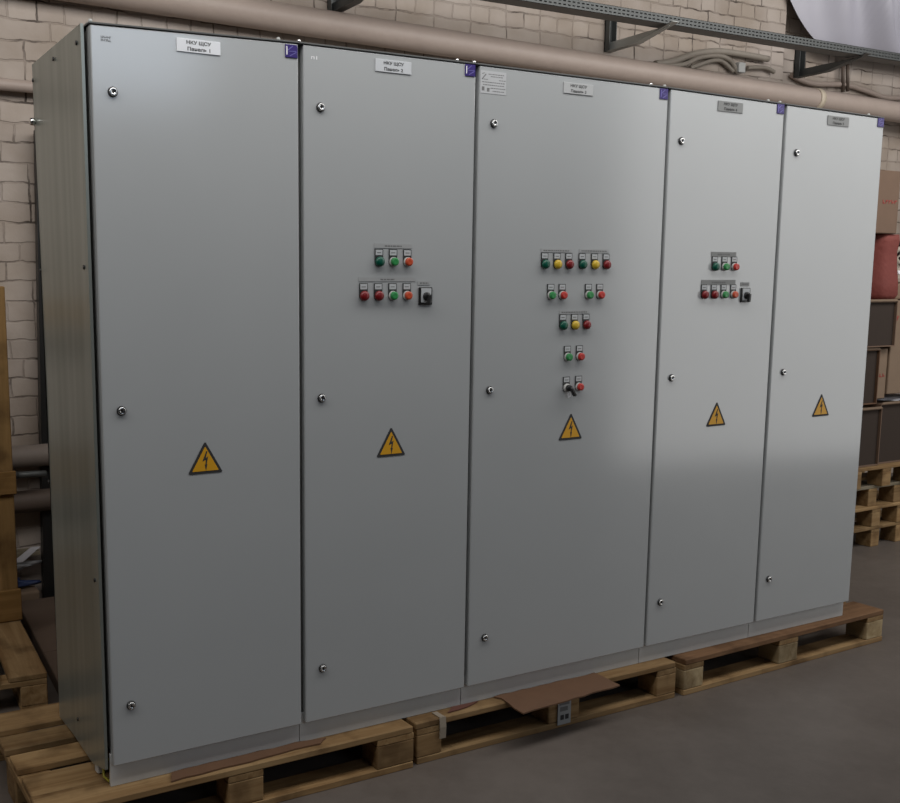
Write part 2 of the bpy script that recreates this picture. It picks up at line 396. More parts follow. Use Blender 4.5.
COLN = dict(dgreen='dark green', green='green', red='red', dred='dark red', orange='orange red', yellow='yellow')
def control(t, kind, col, cx, cz):
    lamp = kind == 'lamp'
    o = holder(MB(), cx, cz).build('indicator_lamp' if lamp else 'push_button', HOLD, t)
    tag(o, '%s %s' % (COLN[col], 'indicator lamp' if lamp else 'push button'))
    MB().box(cx - .0122, cx + .0122, -.0036, -.0028, cz + .0195, cz + .0355, .0004, 0).box(cx - .008, cx + .007, -.0039, -.0036, cz + .026, cz + .0285, 0, 1).build('legend_tag', [TAGW, INKL], o)
    if lamp:
        MB().lathe([(.0145, .003), (.0145, .007)], (cx, 0, cz)).build('bezel', HOLD, o)
        MB().lathe([(.0152, .006), (.0152, .011), (.0142, .014), (.010, .017), (.005, .0182), (0, .0185)], (cx, 0, cz)).build('lens', LENS[col], o)
    else:
        MB().lathe([(.0145, .003), (.0145, .007), (.0140, .009), (.0128, .0095), (.0128, .008)], (cx, 0, cz)).build('bezel', BOXG, o)
        MB().lathe([(.0126, .007), (.0126, .0165), (.0115, .0185), (.006, .018), (0, .0176)], (cx, 0, cz)).build('cap', LENS[col], o)
def strip(t, x0, x1, zc, h, dark=False, frac=.6):
    s = MB().box(x0, x1, -.0015, -.0002, zc - h / 2, zc + h / 2).build('legend_strip', STRIPD if dark else STRIP, t)
    m = MB(); a = x0 + (x1 - x0) * (1 - frac) / 2; e = x1 - (x1 - x0) * (1 - frac) / 2
    while a < e:
        q = random.uniform(.005, .012); m.box(a, min(e, a + q), -.0018, -.0015, zc - h * .18, zc + h * .12); a += q + .0022
    m.build('lettering', INKL, s)
def rotary(t, cx, cz, ang=0):
    s = MB().box(cx - .0255, cx + .0245, -.006, -.0002, cz - .028, cz + .0265, .0015).build('rotary_switch', BLACK, t)
    tag(s, 'square rotary switch with black knob on a white plate')
    MB().box(cx - .0185, cx + .0195, -.0072, -.0055, cz - .021, cz + .0235, .0005).build('switch_plate', TAGW, s)
    k = MB().lathe([(.0135, .0065), (.0135, .012), (.012, .014), (0, .014)], (cx + .001, 0, cz - .002))
    b = bmesh.new(); bmesh.ops.create_cube(b, size=1)
    for v in b.verts: v.co = Vector((v.co.x * .012, v.co.y * .012, v.co.z * .030))
    bmesh.ops.bevel(b, geom=list(b.edges), offset=.002, segments=1, affect='EDGES')
    k._merge(b, 0, Matrix.Translation((cx + .002, -.019, cz - .011)) @ Matrix.Rotation(ang, 4, 'Y'))
    k.build('knob', BLACK, s)
def selector(t, cx, cz):
    o = holder(MB(), cx, cz).build('selector_switch', HOLD, t)
    tag(o, 'key selector switch with black handle and white tag')
    MB().box(cx - .0122, cx + .0122, -.0036, -.0028, cz + .0195, cz + .0355, .0004, 0).box(cx - .008, cx + .007, -.0039, -.0036, cz + .026, cz + .0285, 0, 1).build('legend_tag', [TAGW, INKL], o)
    MB().lathe([(.0145, .003), (.0145, .009), (.0125, .012), (0, .012)], (cx, 0, cz)).build('bezel', BOXG, o)
    k = MB().lathe([(.0115, .011), (.011, .022), (.009, .024), (0, .024)], (cx, 0, cz))
    b = bmesh.new(); bmesh.ops.create_cube(b, size=1)
    for v in b.verts: v.co = Vector((v.co.x * .010, v.co.y * .014, v.co.z * .036))
    bmesh.ops.bevel(b, geom=list(b.edges), offset=.002, segments=1, affect='EDGES')
    k._merge(b, 0, Matrix.Translation((cx + .007, -.028, cz - .012)) @ Matrix.Rotation(math.radians(-35), 4, 'Y'))
    k.build('handle', BLACK, o)
    MB().prism([(cx - .004, cz - .016), (cx + .009, cz - .017), (cx + .010, cz - .030), (cx - .002, cz - .034)], 'xz', -.016, -.0145).build('tag', WHITE, o)

LBL = ['grey steel electrical cabinet at the left end of the row, controls-free door marked Панель 1',
       'grey steel electrical cabinet marked Панель 2 with seven buttons and a rotary switch',
       'widest grey steel electrical cabinet in the middle, marked Панель 3, most buttons on its door',
       'grey steel electrical cabinet marked Панель 4, right of the widest one, with buttons and rotary switch',
       'grey steel electrical cabinet at the right end of the row, controls-free door marked Панель 5']
LOCKS = [(.060, .058, .061), (.679, .681, .683), (1.306, 1.312, 1.314), (2.139, 2.145, 2.141), (2.757, 2.759, 2.748)]
LZ = [(2.072, 1.232, .387), (2.080, 1.234, .384), (2.078, 1.227, .378), (2.075, 1.231, .380), (2.069, 1.227, .386)]
PL = [(.3035, 2.2105, .127, .035), (.9275, 2.216, .127, .036), (1.653, 2.2125, .128, .035), (2.380, 2.210, .130, .036), (2.990, 2.2025, .128, .036)]
BZ = [2.244, 2.249, 2.246, 2.241, 2.233]
SG = [.3015, .930, 1.668, 2.3925, 3.003]
cabs = []
for i in range(5):
    a, e = XS[i], XS[i + 1]
    t = thing('electrical_cabinet', LBL[i], 'electrical cabinet', (a, 0, Z0), 0, 'row of five grey electrical cabinets')
    OFF[t.name] = Vector((a, 0, Z0)); cabs.append(t)
    top = Z0 + HT
    # carcass: open-front shell made of walls and a front frame
    c = MB()
    zb = Z0 + .1
    c.box(a + .004, e - .001, .032, DEP, zb, zb + .012); c.box(a + .004, e - .001, .030, DEP, top - .012, top - .002)
    c.box(a + .004, a + .012, .030, DEP - .004, zb, top - .002); c.box(e - .009, e - .001, .030, DEP - .004, zb, top - .002)
    c.box(a + .004, e - .001, DEP - .012, DEP, zb, top - .002)
    c.box(a + .004, a + .045, .027, .034, zb, top - .004); c.box(e - .042, e - .001, .027, .034, zb, top - .004)
    c.box(a + .045, e - .042, .027, .034, top - .05, top - .004); c.box(a + .045, e - .042, .027, .034, zb, zb + .04)
    c.build('carcass', FRAME, t)
    tp = MB().box(a + .001, e - .001, -.003, DEP, top - .0005, top + .0045, .001).build('roof_panel', FRAMED, t)
    # door with folded edge, seals behind it
    x0, x1 = a + (.005, .013, .014, .015, .017)[i], e + (-.004, -.002, .001, .001, .003)[i]
    d = MB().box(x0, x1, 0, .024, Z0 + .070, top - .002, .003, 0, 2).build('door', PAINT, t)
    MB().box(x0 + .006, x1 - .006, .0238, .0272, Z0 + .105, top - .012).build('door_seal', GAP, d)
    for q in range(3): lock(d, LOCKS[i][q], LZ[i][q])
    # plinth: front board set back, back and side boards
    pb = MB().box(a + .001, e - .001, .0217, .034, Z0, Z0 + .098, .001)
    pb.box(a + .003, e - .003, DEP - .012, DEP, Z0, Z0 + .1)
    pb.box(a + .003, a + .014, .15 if i == 0 else .036, DEP - .012, Z0, Z0 + .1); pb.box(e - .014, e - .003, .036, DEP - .012, Z0, Z0 + .1)
    pb.build('plinth', PLINTH, t)
    # lifting clips on the roof beside the hinges
    for cx in (a + .016, e - .05):
        m = MB().box(cx - .012, cx + .012, .02, .05, top + .004, top + .008).lathe([(.006, 0), (.006, .008), (.004, .011), (0, .011)], (cx, .034, top + .008), 'z', 12)
        m.build('roof_bolt', CHROME if i in (1, 2) else GALVL, t)
    name_plate(t, *PL[i], PLATE_SHEEN[[0, 1, 2, 3, 3][i]], str(i + 1), INK)
    badge(t, x1 - .042, x1 - .003, BZ[i] - .0355, BZ[i], i < 2)
    warning_sign(t, SG[i], 1.0365 + .094 / 3)
for i in (0, 4):
    # outer side panels, each with its screws
    t = cabs[i]; top = Z0 + HT
    xa, xb = (XS[0] - .014, XS[0] - .0055) if i == 0 else (XS[5] - .001, XS[5] + .003)
    if i == 0:
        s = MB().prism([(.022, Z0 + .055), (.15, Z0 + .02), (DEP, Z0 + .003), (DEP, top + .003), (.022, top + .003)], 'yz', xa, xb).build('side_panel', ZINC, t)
        for v in s.data.vertices:
            if v.co.x < 0 and v.co.y > .2: v.co.x += .003 + .011 * max(0, min(1, .5 - v.co.z / 2.0))
        sc = MB()
        for y, z in ((.06, 2.20), (.30, 2.205), (.55, 2.19), (.06, 1.62), (.55, 1.62), (.06, .75), (.55, .95), (.30, .245)):
            sc.lathe([(.0, -.004), (.006, -.0035), (.006, 0)], (xa, y, z), 'x', 10)
        sc.build('screws', DARKM, s)
    else:
        MB().box(xa, xb, .028, DEP, Z0 + .055, top).build('side_panel', ZINC, t)
t = cabs[0]
m = MB().lathe([(.0, -.022), (.011, -.02), (.012, -.008), (.007, -.006), (.007, 0)], (-.006, DEP - .014, 2.07), 'x', 14); m.build('rear_latch', CHROME, t)
MB().tube([(.012, .05, Z0 + .075), (-.004, .075, Z0 + .05), (-.006, .065, Z0 + .015), (.002, .04, Z0 + .008), (.014, .038, Z0 + .03)], .004, 8).build('ground_wire', simple('yellow_green_wire', (.34, .30, .03), .5), t)
MB().box(-.012, .012, .11, .14, Z0 + .001, Z0 + .03, .004).build('foot_clip', BOXG, t)
# inspection marks near the top left corners
mk = MB()
for r_ in range(2):
    for q in range(6):
        x = .033 + q * .0046; z = 2.2085 - r_ * .008
        mk.bar((x, z - .003), (x + random.uniform(-.001, .001), z + .003), .0011, -.0006, -.0002); mk.bar((x, z + random.choice((-.003, 0, .003))), (x + .0035, z + random.choice((-.003, 0, .003))), .0011, -.0006, -.0002)
mk.build('stamp_mark', INKL, cabs[0])
MB().text('п1', .659, 2.2165, .020, -.0005, height=.010).build('chalk_mark', WHITE, cabs[1])
# rating sticker on the third cabinet
x0, x1, z0, z1 = 1.2505, 1.352, 2.168, 2.2365
rs = MB().box(x0, x1, -.001, -.0002, z0, z1).build('rating_sticker', simple('sticker_grey', (.50, .51, .52), .5), cabs[2])
tag(rs, 'pale rating sticker covered in small print')
m = MB()
def line(u0, u1, v, h=.0022):
    a = x0 + u0 * (x1 - x0)
    while a < x0 + u1 * (x1 - x0):
        q = random.uniform(.004, .010); m.box(a, a + q, -.0013, -.001, z0 + v * (z1 - z0) - h / 2, z0 + v * (z1 - z0) + h / 2); a += q + .0018
line(.30, .88, .86); line(.40, .8, .76); line(.06, .28, .62); line(.72, .92, .62); line(.06, .9, .5); line(.1, .9, .38); line(.40, .92, .25); line(.48, .9, .12)
m.box(x0 + .006, x0 + .016, -.0013, -.001, z0 + .008, z0 + .02); m.box(x0 + .026, x0 + .036, -.0013, -.001, z0 + .006, z0 + .017)
m.bar((x0 + .006, z1 - .026), (x0 + .022, z1 - .010), .003, -.0013, -.001); m.bar((x0 + .006, z1 - .010), (x0 + .016, z1 - .007), .002, -.0013, -.001)
m.build('lettering', INKL, rs)
# controls
c2, c3, c4 = cabs[1], cabs[2], cabs[3]
strip(c2, .864, 1.000, 1.689, .014, frac=.45)
for k, x in (('lamp dgreen', .880), ('push green', .931), ('push orange', .983)): control(c2, *k.split(), x, 1.641)
strip(c2, .810, 1.014, 1.588, .013, frac=.25)
for k, x in (('lamp dred', .826), ('lamp dred', .878), ('push green', .930), ('push orange', .982)): control(c2, *k.split(), x, 1.538)
strip(c2, 1.024, 1.070, 1.577, .012, frac=.7); rotary(c2, 1.052, 1.537, math.radians(5))
strip(c3, 1.514, 1.645, 1.684, .012, frac=.85); strip(c3, 1.680, 1.814, 1.685, .012, frac=.85)
for k, x in (('dgreen', 1.529), ('yellow', 1.582), ('dred', 1.634), ('dgreen', 1.693), ('yellow', 1.749), ('dred', 1.802)): control(c3, 'lamp', k, x, 1.638)
for k, x in (('green', 1.559), ('red', 1.609), ('green', 1.726), ('red', 1.778)): control(c3, 'push', k, x, 1.535)
strip(c3, 1.600, 1.733, 1.478, .012, frac=.85)
for k, x in (('dgreen', 1.616), ('yellow', 1.668), ('dred', 1.720)): control(c3, 'lamp', k, x, 1.433)
for k, x in (('green', 1.641), ('red', 1.695)): control(c3, 'push', k, x, 1.325)
selector(c3, 1.641, 1.219); control(c3, 'push', 'red', 1.696, 1.220)
strip(c4, 2.320, 2.453, 1.681, .017, True, .5)
for k, x in (('lamp dgreen', 2.339), ('push green', 2.391), ('push red', 2.443)): control(c4, *k.split(), x, 1.635)
strip(c4, 2.276, 2.457, 1.578, .018, True, .4)
for k, x in (('lamp dred', 2.290), ('lamp dred', 2.342), ('push green', 2.394), ('push orange', 2.446)): control(c4, *k.split(), x, 1.532)
strip(c4, 2.486, 2.534, 1.571, .014, True, .6); rotary(c4, 2.513, 1.531, math.radians(5))
# the row is not perfectly level: tops differ by a few millimetres
GX = [-.006, .007, .008, .006, -.002, -.010]
def gz(x):
    for k in range(5):
        if x <= XS[k + 1] or k == 4:
            u = min(1, max(0, (x - XS[k]) / (XS[k + 1] - XS[k]))); return GX[k] * (1 - u) + GX[k + 1] * u
bpy.context.view_layer.update()
for t in cabs:
    for o in t.children_recursive:
        if o.name.split('.')[0] not in ('carcass', 'roof_panel', 'door', 'door_seal', 'side_panel', 'roof_bolt'): continue
        M = o.matrix_world.translation.copy()
        for v in o.data.vertices:
            wx, wz = v.co.x + M.x, v.co.z + M.z
            v.co.z += gz(wx) * max(0, wz - Z0) / HT

# ------------------------------------------------------------------ cardboard on the pallets
def sheet(poly, z, th, mat, label, name='cardboard_sheet', tears=.004):
    pts = []
    for (a, c), (b, d) in zip(poly, poly[1:] + poly[:1]):
        n = max(2, int(math.hypot(b - a, d - c) / .04))
        for q in range(n): pts.append((a + (b - a) * q / n + random.uniform(-tears, tears), c + (d - c) * q / n + random.uniform(-tears, tears)))
    o = MB().prism(pts, 'xy', z, z + th).build(name, mat)
    return tag(o, label, 'cardboard', 'flat cardboard pieces on the pallets')
sheet([(.185, .016), (.165, -.038), (.66, -.02), (.70, .002), (.60, .018)], ZP + .001, .005, CARDR, 'strip of brown cardboard lying on the front edge of the leftmost cabinet pallet')
sheet([(1.37, .018), (1.383, -.006), (1.368, -.143), (1.527, -.136), (1.70, -.122), (1.838, -.116), (1.84, .018)], ZP + .001, .005, CARDR, 'torn brown cardboard sheet overhanging the middle pallet front above the grey label')
sheet([(1.15, -.02), (1.19, .016), (1.30, .014), (1.24, -.012)], ZP + .001, .004, simple('scrap_red', (.12, .045, .03), .8), 'small torn reddish scrap on the front of the middle pallet, beside a tape strip', 'cardboard_scrap')
tp = MB(); tp.prism([(-.037, ZP + .003), (-.039, ZP + .003), (-.043, ZP - .03), (-.041, ZP - .07), (-.038, ZP - .07), (-.039, ZP - .03)], 'yz', 1.105, 1.13)
tp.box(1.108, 1.128, -.038, .01, ZP + .001, ZP + .003)
tag(tp.build('tape_strip', simple('masking_tape', (.30, .25, .19), .6)), 'pale strip of tape hanging over the front of the middle pallet', 'tape')

# ------------------------------------------------------------------ pipes, tray and cables on the back wall
x0, x1 = -3.0, 11.0
def zline(x, A=(1.82, 2.960), B=(6.90, 2.870)): return A[1] + (x - A[0]) * (B[1] - A[1]) / (B[0] - A[0])
hp = thing('heating_pipe', 'thick painted beige pipe running along the brick wall above the cabinets', 'pipe', (0, 2.32, zline(0)), 0)
OFF[hp.name] = Vector((0, 2.32, zline(0)))
MB().tube([(x, 2.32, zline(x)) for x in (x0, 0, 2, 4, 6, 8, x1)], .073, 24).build('pipe_run', PIPE, hp)
xc = 5.97
for x in (-1.5, 1.0, 3.2, 5.2, 7.6): MB().box(x - .02, x + .02, 2.33, WALL, zline(x) - .02, zline(x) + .02).build('pipe_hanger', DARKM, hp)
MB().tube([(xc - .025, 2.32, zline(xc)), (xc + .025, 2.32, zline(xc))], .078, 24).build('pipe_collar', simple('cream_collar', (.55, .47, .36), .5), hp)
o = MB().tube([(-3, 2.34, 2.51), (-.2, 2.34, 2.508), (1.2, 2.34, 2.505)], .028, 14).build('wall_pipe', PIPE)
tag(o, 'thin beige pipe on the brick wall behind the left cabinet, near its top', 'pipe')
o = MB().tube([(-3, 2.30, .765), (1.4, 2.30, .755)], .055, 18).build('wall_pipe', simple('low_pipe_beige', (.19, .155, .13), .6))
tag(o, 'beige pipe low on the wall at left, beside the crate post', 'pipe')
o = MB().tube([(-3, 2.31, .535), (1.4, 2.31, .530)], .055, 18).build('wall_pipe', PIPEB)
tag(o, 'brown pipe lowest on the wall at left, below the beige one', 'pipe')
a, e = at(17, 475, 2.2), at(46, 473.5, 2.2)
m = MB().tube([a, e], .016, 12, 0).tube([a, Vector((a.x, 2.40, a.z))], .010, 8, 1).tube([a - Vector((.03, 0, 0)), a], .02, 12, 1)
tag(m.build('steel_tube', [GALV, DARKM]), 'short grey steel tube held horizontally between the two low pipes at left', 'tube')
# cable tray: perforated C section
TY, TZ0, TZ1, TW = 1.90, 3.098, 3.150, .10
ct = thing('cable_tray', 'long grey perforated metal cable tray fixed high along the wall', 'cable tray', (5, TY, TZ0)); OFF[ct.name] = Vector((5, TY, TZ0))
m = MB(); X0, X1 = 1.6, 10.0; th = .002; pitch = .034; sl = .020
rows = (TZ0 + .016, TZ0 + .036); hh = .0034
# front web with two rows of slots, built from bars and bridges
for z0_, z1_ in ((TZ0, rows[0] - hh), (rows[0] + hh, rows[1] - hh), (rows[1] + hh, TZ1)): m.box(X0, X1, TY, TY + th, z0_, z1_)
x = X0; k = 0
while x < X1:
    for r_ in rows: m.box(x, x + pitch - sl, TY, TY + th, r_ - hh, r_ + hh)
    x += pitch
m.box(X0, X1, TY, TY + TW, TZ0, TZ0 + th); m.box(X0, X1, TY + TW - th, TY + TW, TZ0, TZ1); m.box(X0, X1, TY, TY + .012, TZ1 - th, TZ1)
m.build('tray_channel', GALV, ct)
m = MB().box(X0, X1, TY + .02, TY + .03, TZ0 + .003, TZ1 - .006).build('slot_backing', DARKM, ct)  # flat dark sheet behind the web, put in to make the slots read dark
for bx_, lab in ((2.06, 'leftmost grey wall bracket carrying the cable tray, at the top edge above Панель 2'), (4.06, 'middle grey wall bracket carrying the cable tray, light arm above the widest cabinet'), (5.86, 'right grey wall bracket carrying the cable tray, dark arm above the right end cabinets')):
    zt = TZ0 - .006
    b = thing('tray_bracket', lab, 'bracket', (bx_, 2.38, zt - .06), 0, 'brackets under the cable tray'); OFF[b.name] = Vector((bx_, 2.38, zt - .06))
    up = MB(); up.box(bx_ - .03, bx_ + .03, 2.392, WALL, zt - .055, zt + .16); up.box(bx_ - .03, bx_ - .026, 2.355, WALL, zt - .055, zt + .16); up.box(bx_ + .026, bx_ + .03, 2.355, WALL, zt - .055, zt + .16)
    up.build('upright', GALV, b)
    arm = MB()
    prof = [(2.39, zt - .050), (2.15, zt - .050), (1.86, zt + .012), (1.855, zt + .022), (1.90, zt), (2.39, zt)]
    arm.prism([(2.39, zt - .050), (2.15, zt - .050), (1.895, zt - .004), (1.895, zt), (2.39, zt)], 'yz', bx_ - .003, bx_ + .003)
    arm.prism([(2.39, zt - .054), (2.15, zt - .054), (1.855, zt + .010), (1.855, zt + .014), (1.893, zt + .0015), (2.15, zt - .050), (2.39, zt - .050)], 'yz', bx_ - .022, bx_ + .03)
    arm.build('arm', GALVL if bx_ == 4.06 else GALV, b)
def cable(px, r, label, mat=CABLE, Y=WALL - .03):
    P = [at(x, y, Y) for x, y in px]; out = []
    for i in range(len(P) - 1):
        p0, p1_, p2_, p3_ = P[max(i - 1, 0)], P[i], P[i + 1], P[min(i + 2, len(P) - 1)]
        for q in range(6):
            u = q / 6
            out.append(.5 * ((2 * p1_) + (p2_ - p0) * u + (2 * p0 - 5 * p1_ + 4 * p2_ - p3_) * u * u + (3 * p1_ - p0 - 3 * p2_ + p3_) * u ** 3))
    out.append(P[-1])
    return tag(MB().tube(out, r, 10).build('wall_cable', mat), label, 'cable', 'cables on the wall under the tray')
cable([(655, 64), (672, 61.5), (693, 54.5), (715, 51.5), (737, 53.5), (768, 59)], .022, 'uppermost thick arched cable on the wall under the tray')
cable([(660, 66), (683, 64.5), (700, 57.5), (719, 56), (731, 61.5), (737, 73)], .016, 'middle arched cable bending down left of the small junction box')
cable([(690, 68), (697, 65.5), (711, 61), (722, 61.5), (733, 71.5)], .014, 'lowest short arched cable just above the thick pipe', Y=WALL - .028)
cable([(747, 68), (757, 67.5), (766, 68), (774, 72)], .014, 'short cable leaving the right side of the junction box')
cable([(792, 75), (801, 80), (816, 84), (846, 85), (868, 91.5), (885, 97.5), (902, 98)], .02, 'wavy conduit on the wall right of the right tray bracket', PIPE, WALL + .09)
pa, pb_ = at(843, 60, WALL + .07), at(843, 92, WALL + .07)
tag(MB().tube([pa, pb_], .013, 10).build('riser_pipe', PIPEB), 'thin vertical riser pipe on the wall below the white sheeting, left of its twin', 'pipe', 'thin riser pipes')
pa, pb_ = at(847.5, 61, WALL + .07), at(847.5, 91.5, WALL + .07)
tag(MB().tube([pa, pb_], .013, 10).build('riser_pipe', PIPEB), 'thin vertical riser pipe on the wall below the white sheeting, right of its twin', 'pipe', 'thin riser pipes')
a = at(735, 62, 2.36); e = at(744, 75, 2.36)
jb = MB().box(a.x + .02, e.x - .01, 2.34, WALL, e.z + .01, a.z, .004)
tag(jb.build('junction_box', BOXG), 'small grey junction box on the wall above the thick pipe', 'junction box')

# ------------------------------------------------------------------ white sheeting bundle at upper right
bm = bmesh.new(); gr = []
nx, nz = 90, 60
for i in range(nx + 1):
    row = []
    for j in range(nz + 1):
        u, v = i / nx, j / nz
        x = 5.62 + u * 3.3
        lowz = 3.235 + .42 * max(0, 1 - u / .30) ** 4 - .015 * math.sin(u * 5)
        z = lowz + v * (4.5 - lowz)
        bul = (math.sin(min(1, u * 1.9) * PI / 2) ** 1.1) * (math.sin(min(1, .06 + v * 1.7) * PI / 2) ** .8)
        rr = math.hypot(x - 7.1, (z - 4.0) * 1.0)
        fold = .05 * math.sin(rr * 21 + 2.2 * noise.noise((x * 1.3, 0, z * 1.3))) + .05 * noise.noise((x * 1.7, 3, z * 2.1))
        y = 2.36 - .42 * bul + fold * min(1, bul * 2.2)
        row.append(bm.verts.new((x, min(y, 2.385), z)))
    gr.append(row)
for i in range(nx):
    for j in range(nz): bm.faces.new([gr[i][j], gr[i + 1][j], gr[i + 1][j + 1], gr[i][j + 1]]).smooth = True
# closed back so it is a stuffed bundle
m = MB(); bmesh.ops.recalc_face_normals(bm, faces=bm.faces); m._merge(bm, 0)
o = m.build('plastic_sheeting', simple('milky_sheeting', (.40, .39, .44), .42, var=.08, scale=2.5))
tag(o, 'bulging folds of white plastic sheeting at the upper right behind the cable tray', 'sheeting')

# ------------------------------------------------------------------ left background
lp = pallet('pallet', 'wooden pallet on the floor behind the cabinet pallets at left, carrying the crate', None, (.058, 1.005, 0), math.radians(90 - 4), Lx=1.2, Wy=.8, h=.144,
            deck=[(0, .14), (.17, .28), (.32, .46), (.50, .61), (.66, .8)])
cr = thing('wooden_crate', 'orange-brown timber crate frame standing on the left pallet, only its right post visible', 'crate', (-.45, 1.85, .146)); OFF[cr.name] = Vector((-.45, 1.85, .146))
q = .146
for (xa, xb) in ((.03, .104), (-1.0, -.926)):
    for (ya, yb) in ((1.68, 1.755), (2.10, 2.17)):
        MB().box(xa, xb, ya, yb, q, 1.575, .004).build('post', WO, cr)
for (za, zb) in ((.146, .285), (.70, .80), (1.40, 1.50)):
    for yy in (1.66, 2.172):
        if za == 1.40 and yy == 1.66: continue
        MB().box(-1.0, .112, yy, yy + .018, za + .001, zb, .003).build('rail', WOX, cr)
# brown panel lying on the floor right of that pallet
o = MB().prism([(.115, 1.03), (.205, 2.22), (1.0, 2.22), (1.0, 1.03)], 'xy', 0, .06, 0, .004).box(.15, 1.0, 1.45, 1.455, .0, .0615)
tag(o.build('floor_panel', simple('brown_panel', (.125, .085, .06), .8, var=.2, scale=7)), 'dark brown panel lying flat on the floor behind the left cabinet', 'panel')
# black post against the wall
o = MB(); b = bmesh.new(); bmesh.ops.create_cube(b, size=1)
lo, hi = at(43, 600.5, 2.34), at(34.6, 130, 2.34)
for v in b.verts:
    c = hi if v.co.z > 0 else lo
    v.co = Vector((c.x + (v.co.x + .5) * .09, 2.34 + v.co.y * .05, max(0.001, c.z) if v.co.z < 0 else c.z))
o._merge(b, 0)
tag(o.build('black_post', BLACK), 'tall black post leaning against the wall behind the left cabinet', 'post')
def crumple(name, c, d, mat, label, cat, seed, group=None, amp=.35):
    b = bmesh.new(); bmesh.ops.create_icosphere(b, subdivisions=4, radius=1)
    for v in b.verts:
        n = v.co.normalized(); f = 1 + amp * noise.noise(n * 2.3 + Vector((seed, 0, 0))) + amp * .5 * noise.noise(n * 6 + Vector((0, seed, 0)))
        z = n.z * f
        v.co = Vector((c[0] + n.x * f * d[0], c[1] + n.y * f * d[1], c[2] + max(0, (max(z, -.75) + .75)) * d[2]))
    for f in b.faces: f.smooth = True
    m = MB(); m._merge(b, 0)
    return tag(m.build(name, mat), label, cat, group)

o = MB().box(-.75, .33, 2.275, 2.385, 0, .085, .012, 0, 2)
tag(o.build('flat_carton', CARDL), 'flat pale carton lying against the wall at the bottom of the heap at left', 'carton')
crumple('blue_film', (-.2, 2.335, .085), (.50, .045, .045), BLUE, 'dark blue film bundle in the heap against the wall at left', 'plastic film', 5, None, .25)
crumple('plastic_film', (-.2, 2.335, .178), (.50, .045, .04), FILMG, 'crumpled pale plastic film on top of the blue bundle at left', 'plastic film', 3, None, .25)
a = at(18, 564, 2.25); e = at(38, 548, 2.25)
m = MB().prism([(a.x, a.z), (a.x + .03, a.z + .0), (e.x + .02, e.z), (e.x - .03, e.z), (a.x - .012, a.z + .01), (a.x - .012, .086), (a.x, .086)], 'xz', 2.277, 2.28)
tag(m.build('film_strip', FILM), 'white diagonal strip of film lying over the heap at left', 'plastic film')
m = MB().box(-.75, .34, 2.28, 2.36, .262, .285, .002)
tag(m.build('wood_plank', WG), 'dark plank lying across the top of the heap against the wall at left', 'plank')

# ------------------------------------------------------------------ pallet stack and cartons at right
GS = 'stacked pallets at right'
hgt = .125
for k, (lab, dx, dy) in enumerate((('lowest pallet of the stack at right, standing on the floor', 0, 0), ('second pallet from the floor in the stack at right', -.01, .0),
                                    ('third pallet from the floor in the stack at right, greyish boards', -.035, .02), ('topmost pallet of the stack at right, under the cartons', .02, -.02))):
    pallet('pallet', lab, GS, (4.74 + dx, 1.045 + dy, k * .1255), math.radians(1.5 - k * .6), Lx=.80, Wy=1.0, h=hgt, feet=True, red=WG if k == 2 else False, blocks=(0, .295, .545), bw=(.10, .082, .13),
           deck=[(0, .14), (.19, .30), (.36, .50), (.56, .68), (.74, .86), (.88, 1.0)])
ZS = 4 * .1255
def carton(x0, x1, y0, y1, z0, z1, label, open_front=False, mat=CARD, marks=(), group='cartons stacked on the pallets at right'):
    t = thing('carton', label, 'carton', ((x0 + x1) / 2, (y0 + y1) / 2, z0), 0, group); OFF[t.name] = Vector(((x0 + x1) / 2, (y0 + y1) / 2, z0))
    w_ = .006
    if open_front:
        m = MB().box(x0, x0 + w_, y0, y1, z0, z1).box(x1 - w_, x1, y0, y1, z0, z1).box(x0 + w_, x1 - w_, y0, y1, z0, z0 + w_).box(x0 + w_, x1 - w_, y0, y1, z1 - w_, z1).box(x0 + w_, x1 - w_, y1 - w_, y1, z0 + w_, z1 - w_)
        m.build('shell', mat, t)
        MB().box(x0 + w_, x1 - w_, y0 + .015, y0 + .021, z0 + w_, z1 - w_).build('shade_panel', CARD_SHADE, t)  # dark sheet standing in for the shade inside the open carton
        MB().prism([(x0, z1), (x1, z1), (x1 - .02, z1 + .012), (x0 + .02, z1 + .012)], 'xz', y0 - .006, y0).build('flap', CARDL, t)
    else:
        m = MB().box(x0, x1, y0, y1, z0, z1, .004); b_ = m.build('shell', mat, t)
        MB().box((x0 + x1) / 2 - .025, (x0 + x1) / 2 + .025, y0 - .0008, y1 + .0008, z1 - .0005, z1 + .0008).build('packing_tape', CARDL, t)
    for (mx, mz, ww, hh_) in marks:
        m = MB(); a = mx
        while a < mx + ww:
            m.bar((a, mz), (a, mz + hh_), .006, y0 - .0015, y0); m.bar((a, mz + hh_ * random.choice((.1, .5, .9))), (a + .016, mz + hh_ * random.choice((.1, .5, .9))), .007, y0 - .0015, y0); a += .027
        m.build('print', REDP, t)
    return t
Y0 = 1.05
carton(4.74, 5.045, Y0, 1.55, ZS + .001, .845, 'open dark-fronted carton standing lowest at right, on the topmost pallet', True)
carton(5.06, 5.55, Y0 + .02, 1.55, ZS + .001, .865, 'dark open carton lowest at right, partly cut by the photo edge', True)
carton(4.74, 4.985, Y0, 1.5, .875, 1.195, 'dark open carton second from the bottom at right, directly under the ragged one', True, mat=CARDR)
carton(5.092, 5.90, Y0 + .01, 1.62, .925, 1.475, 'brown carton with red print at right, beside the two dark open ones', False, CARDL, ((5.105, 1.36, .05, .03),))
carton(4.74, 5.085, Y0 - .02, 1.62, 1.212, 1.475, 'ragged open carton with dark front third from the bottom at right, under the red sack', True)
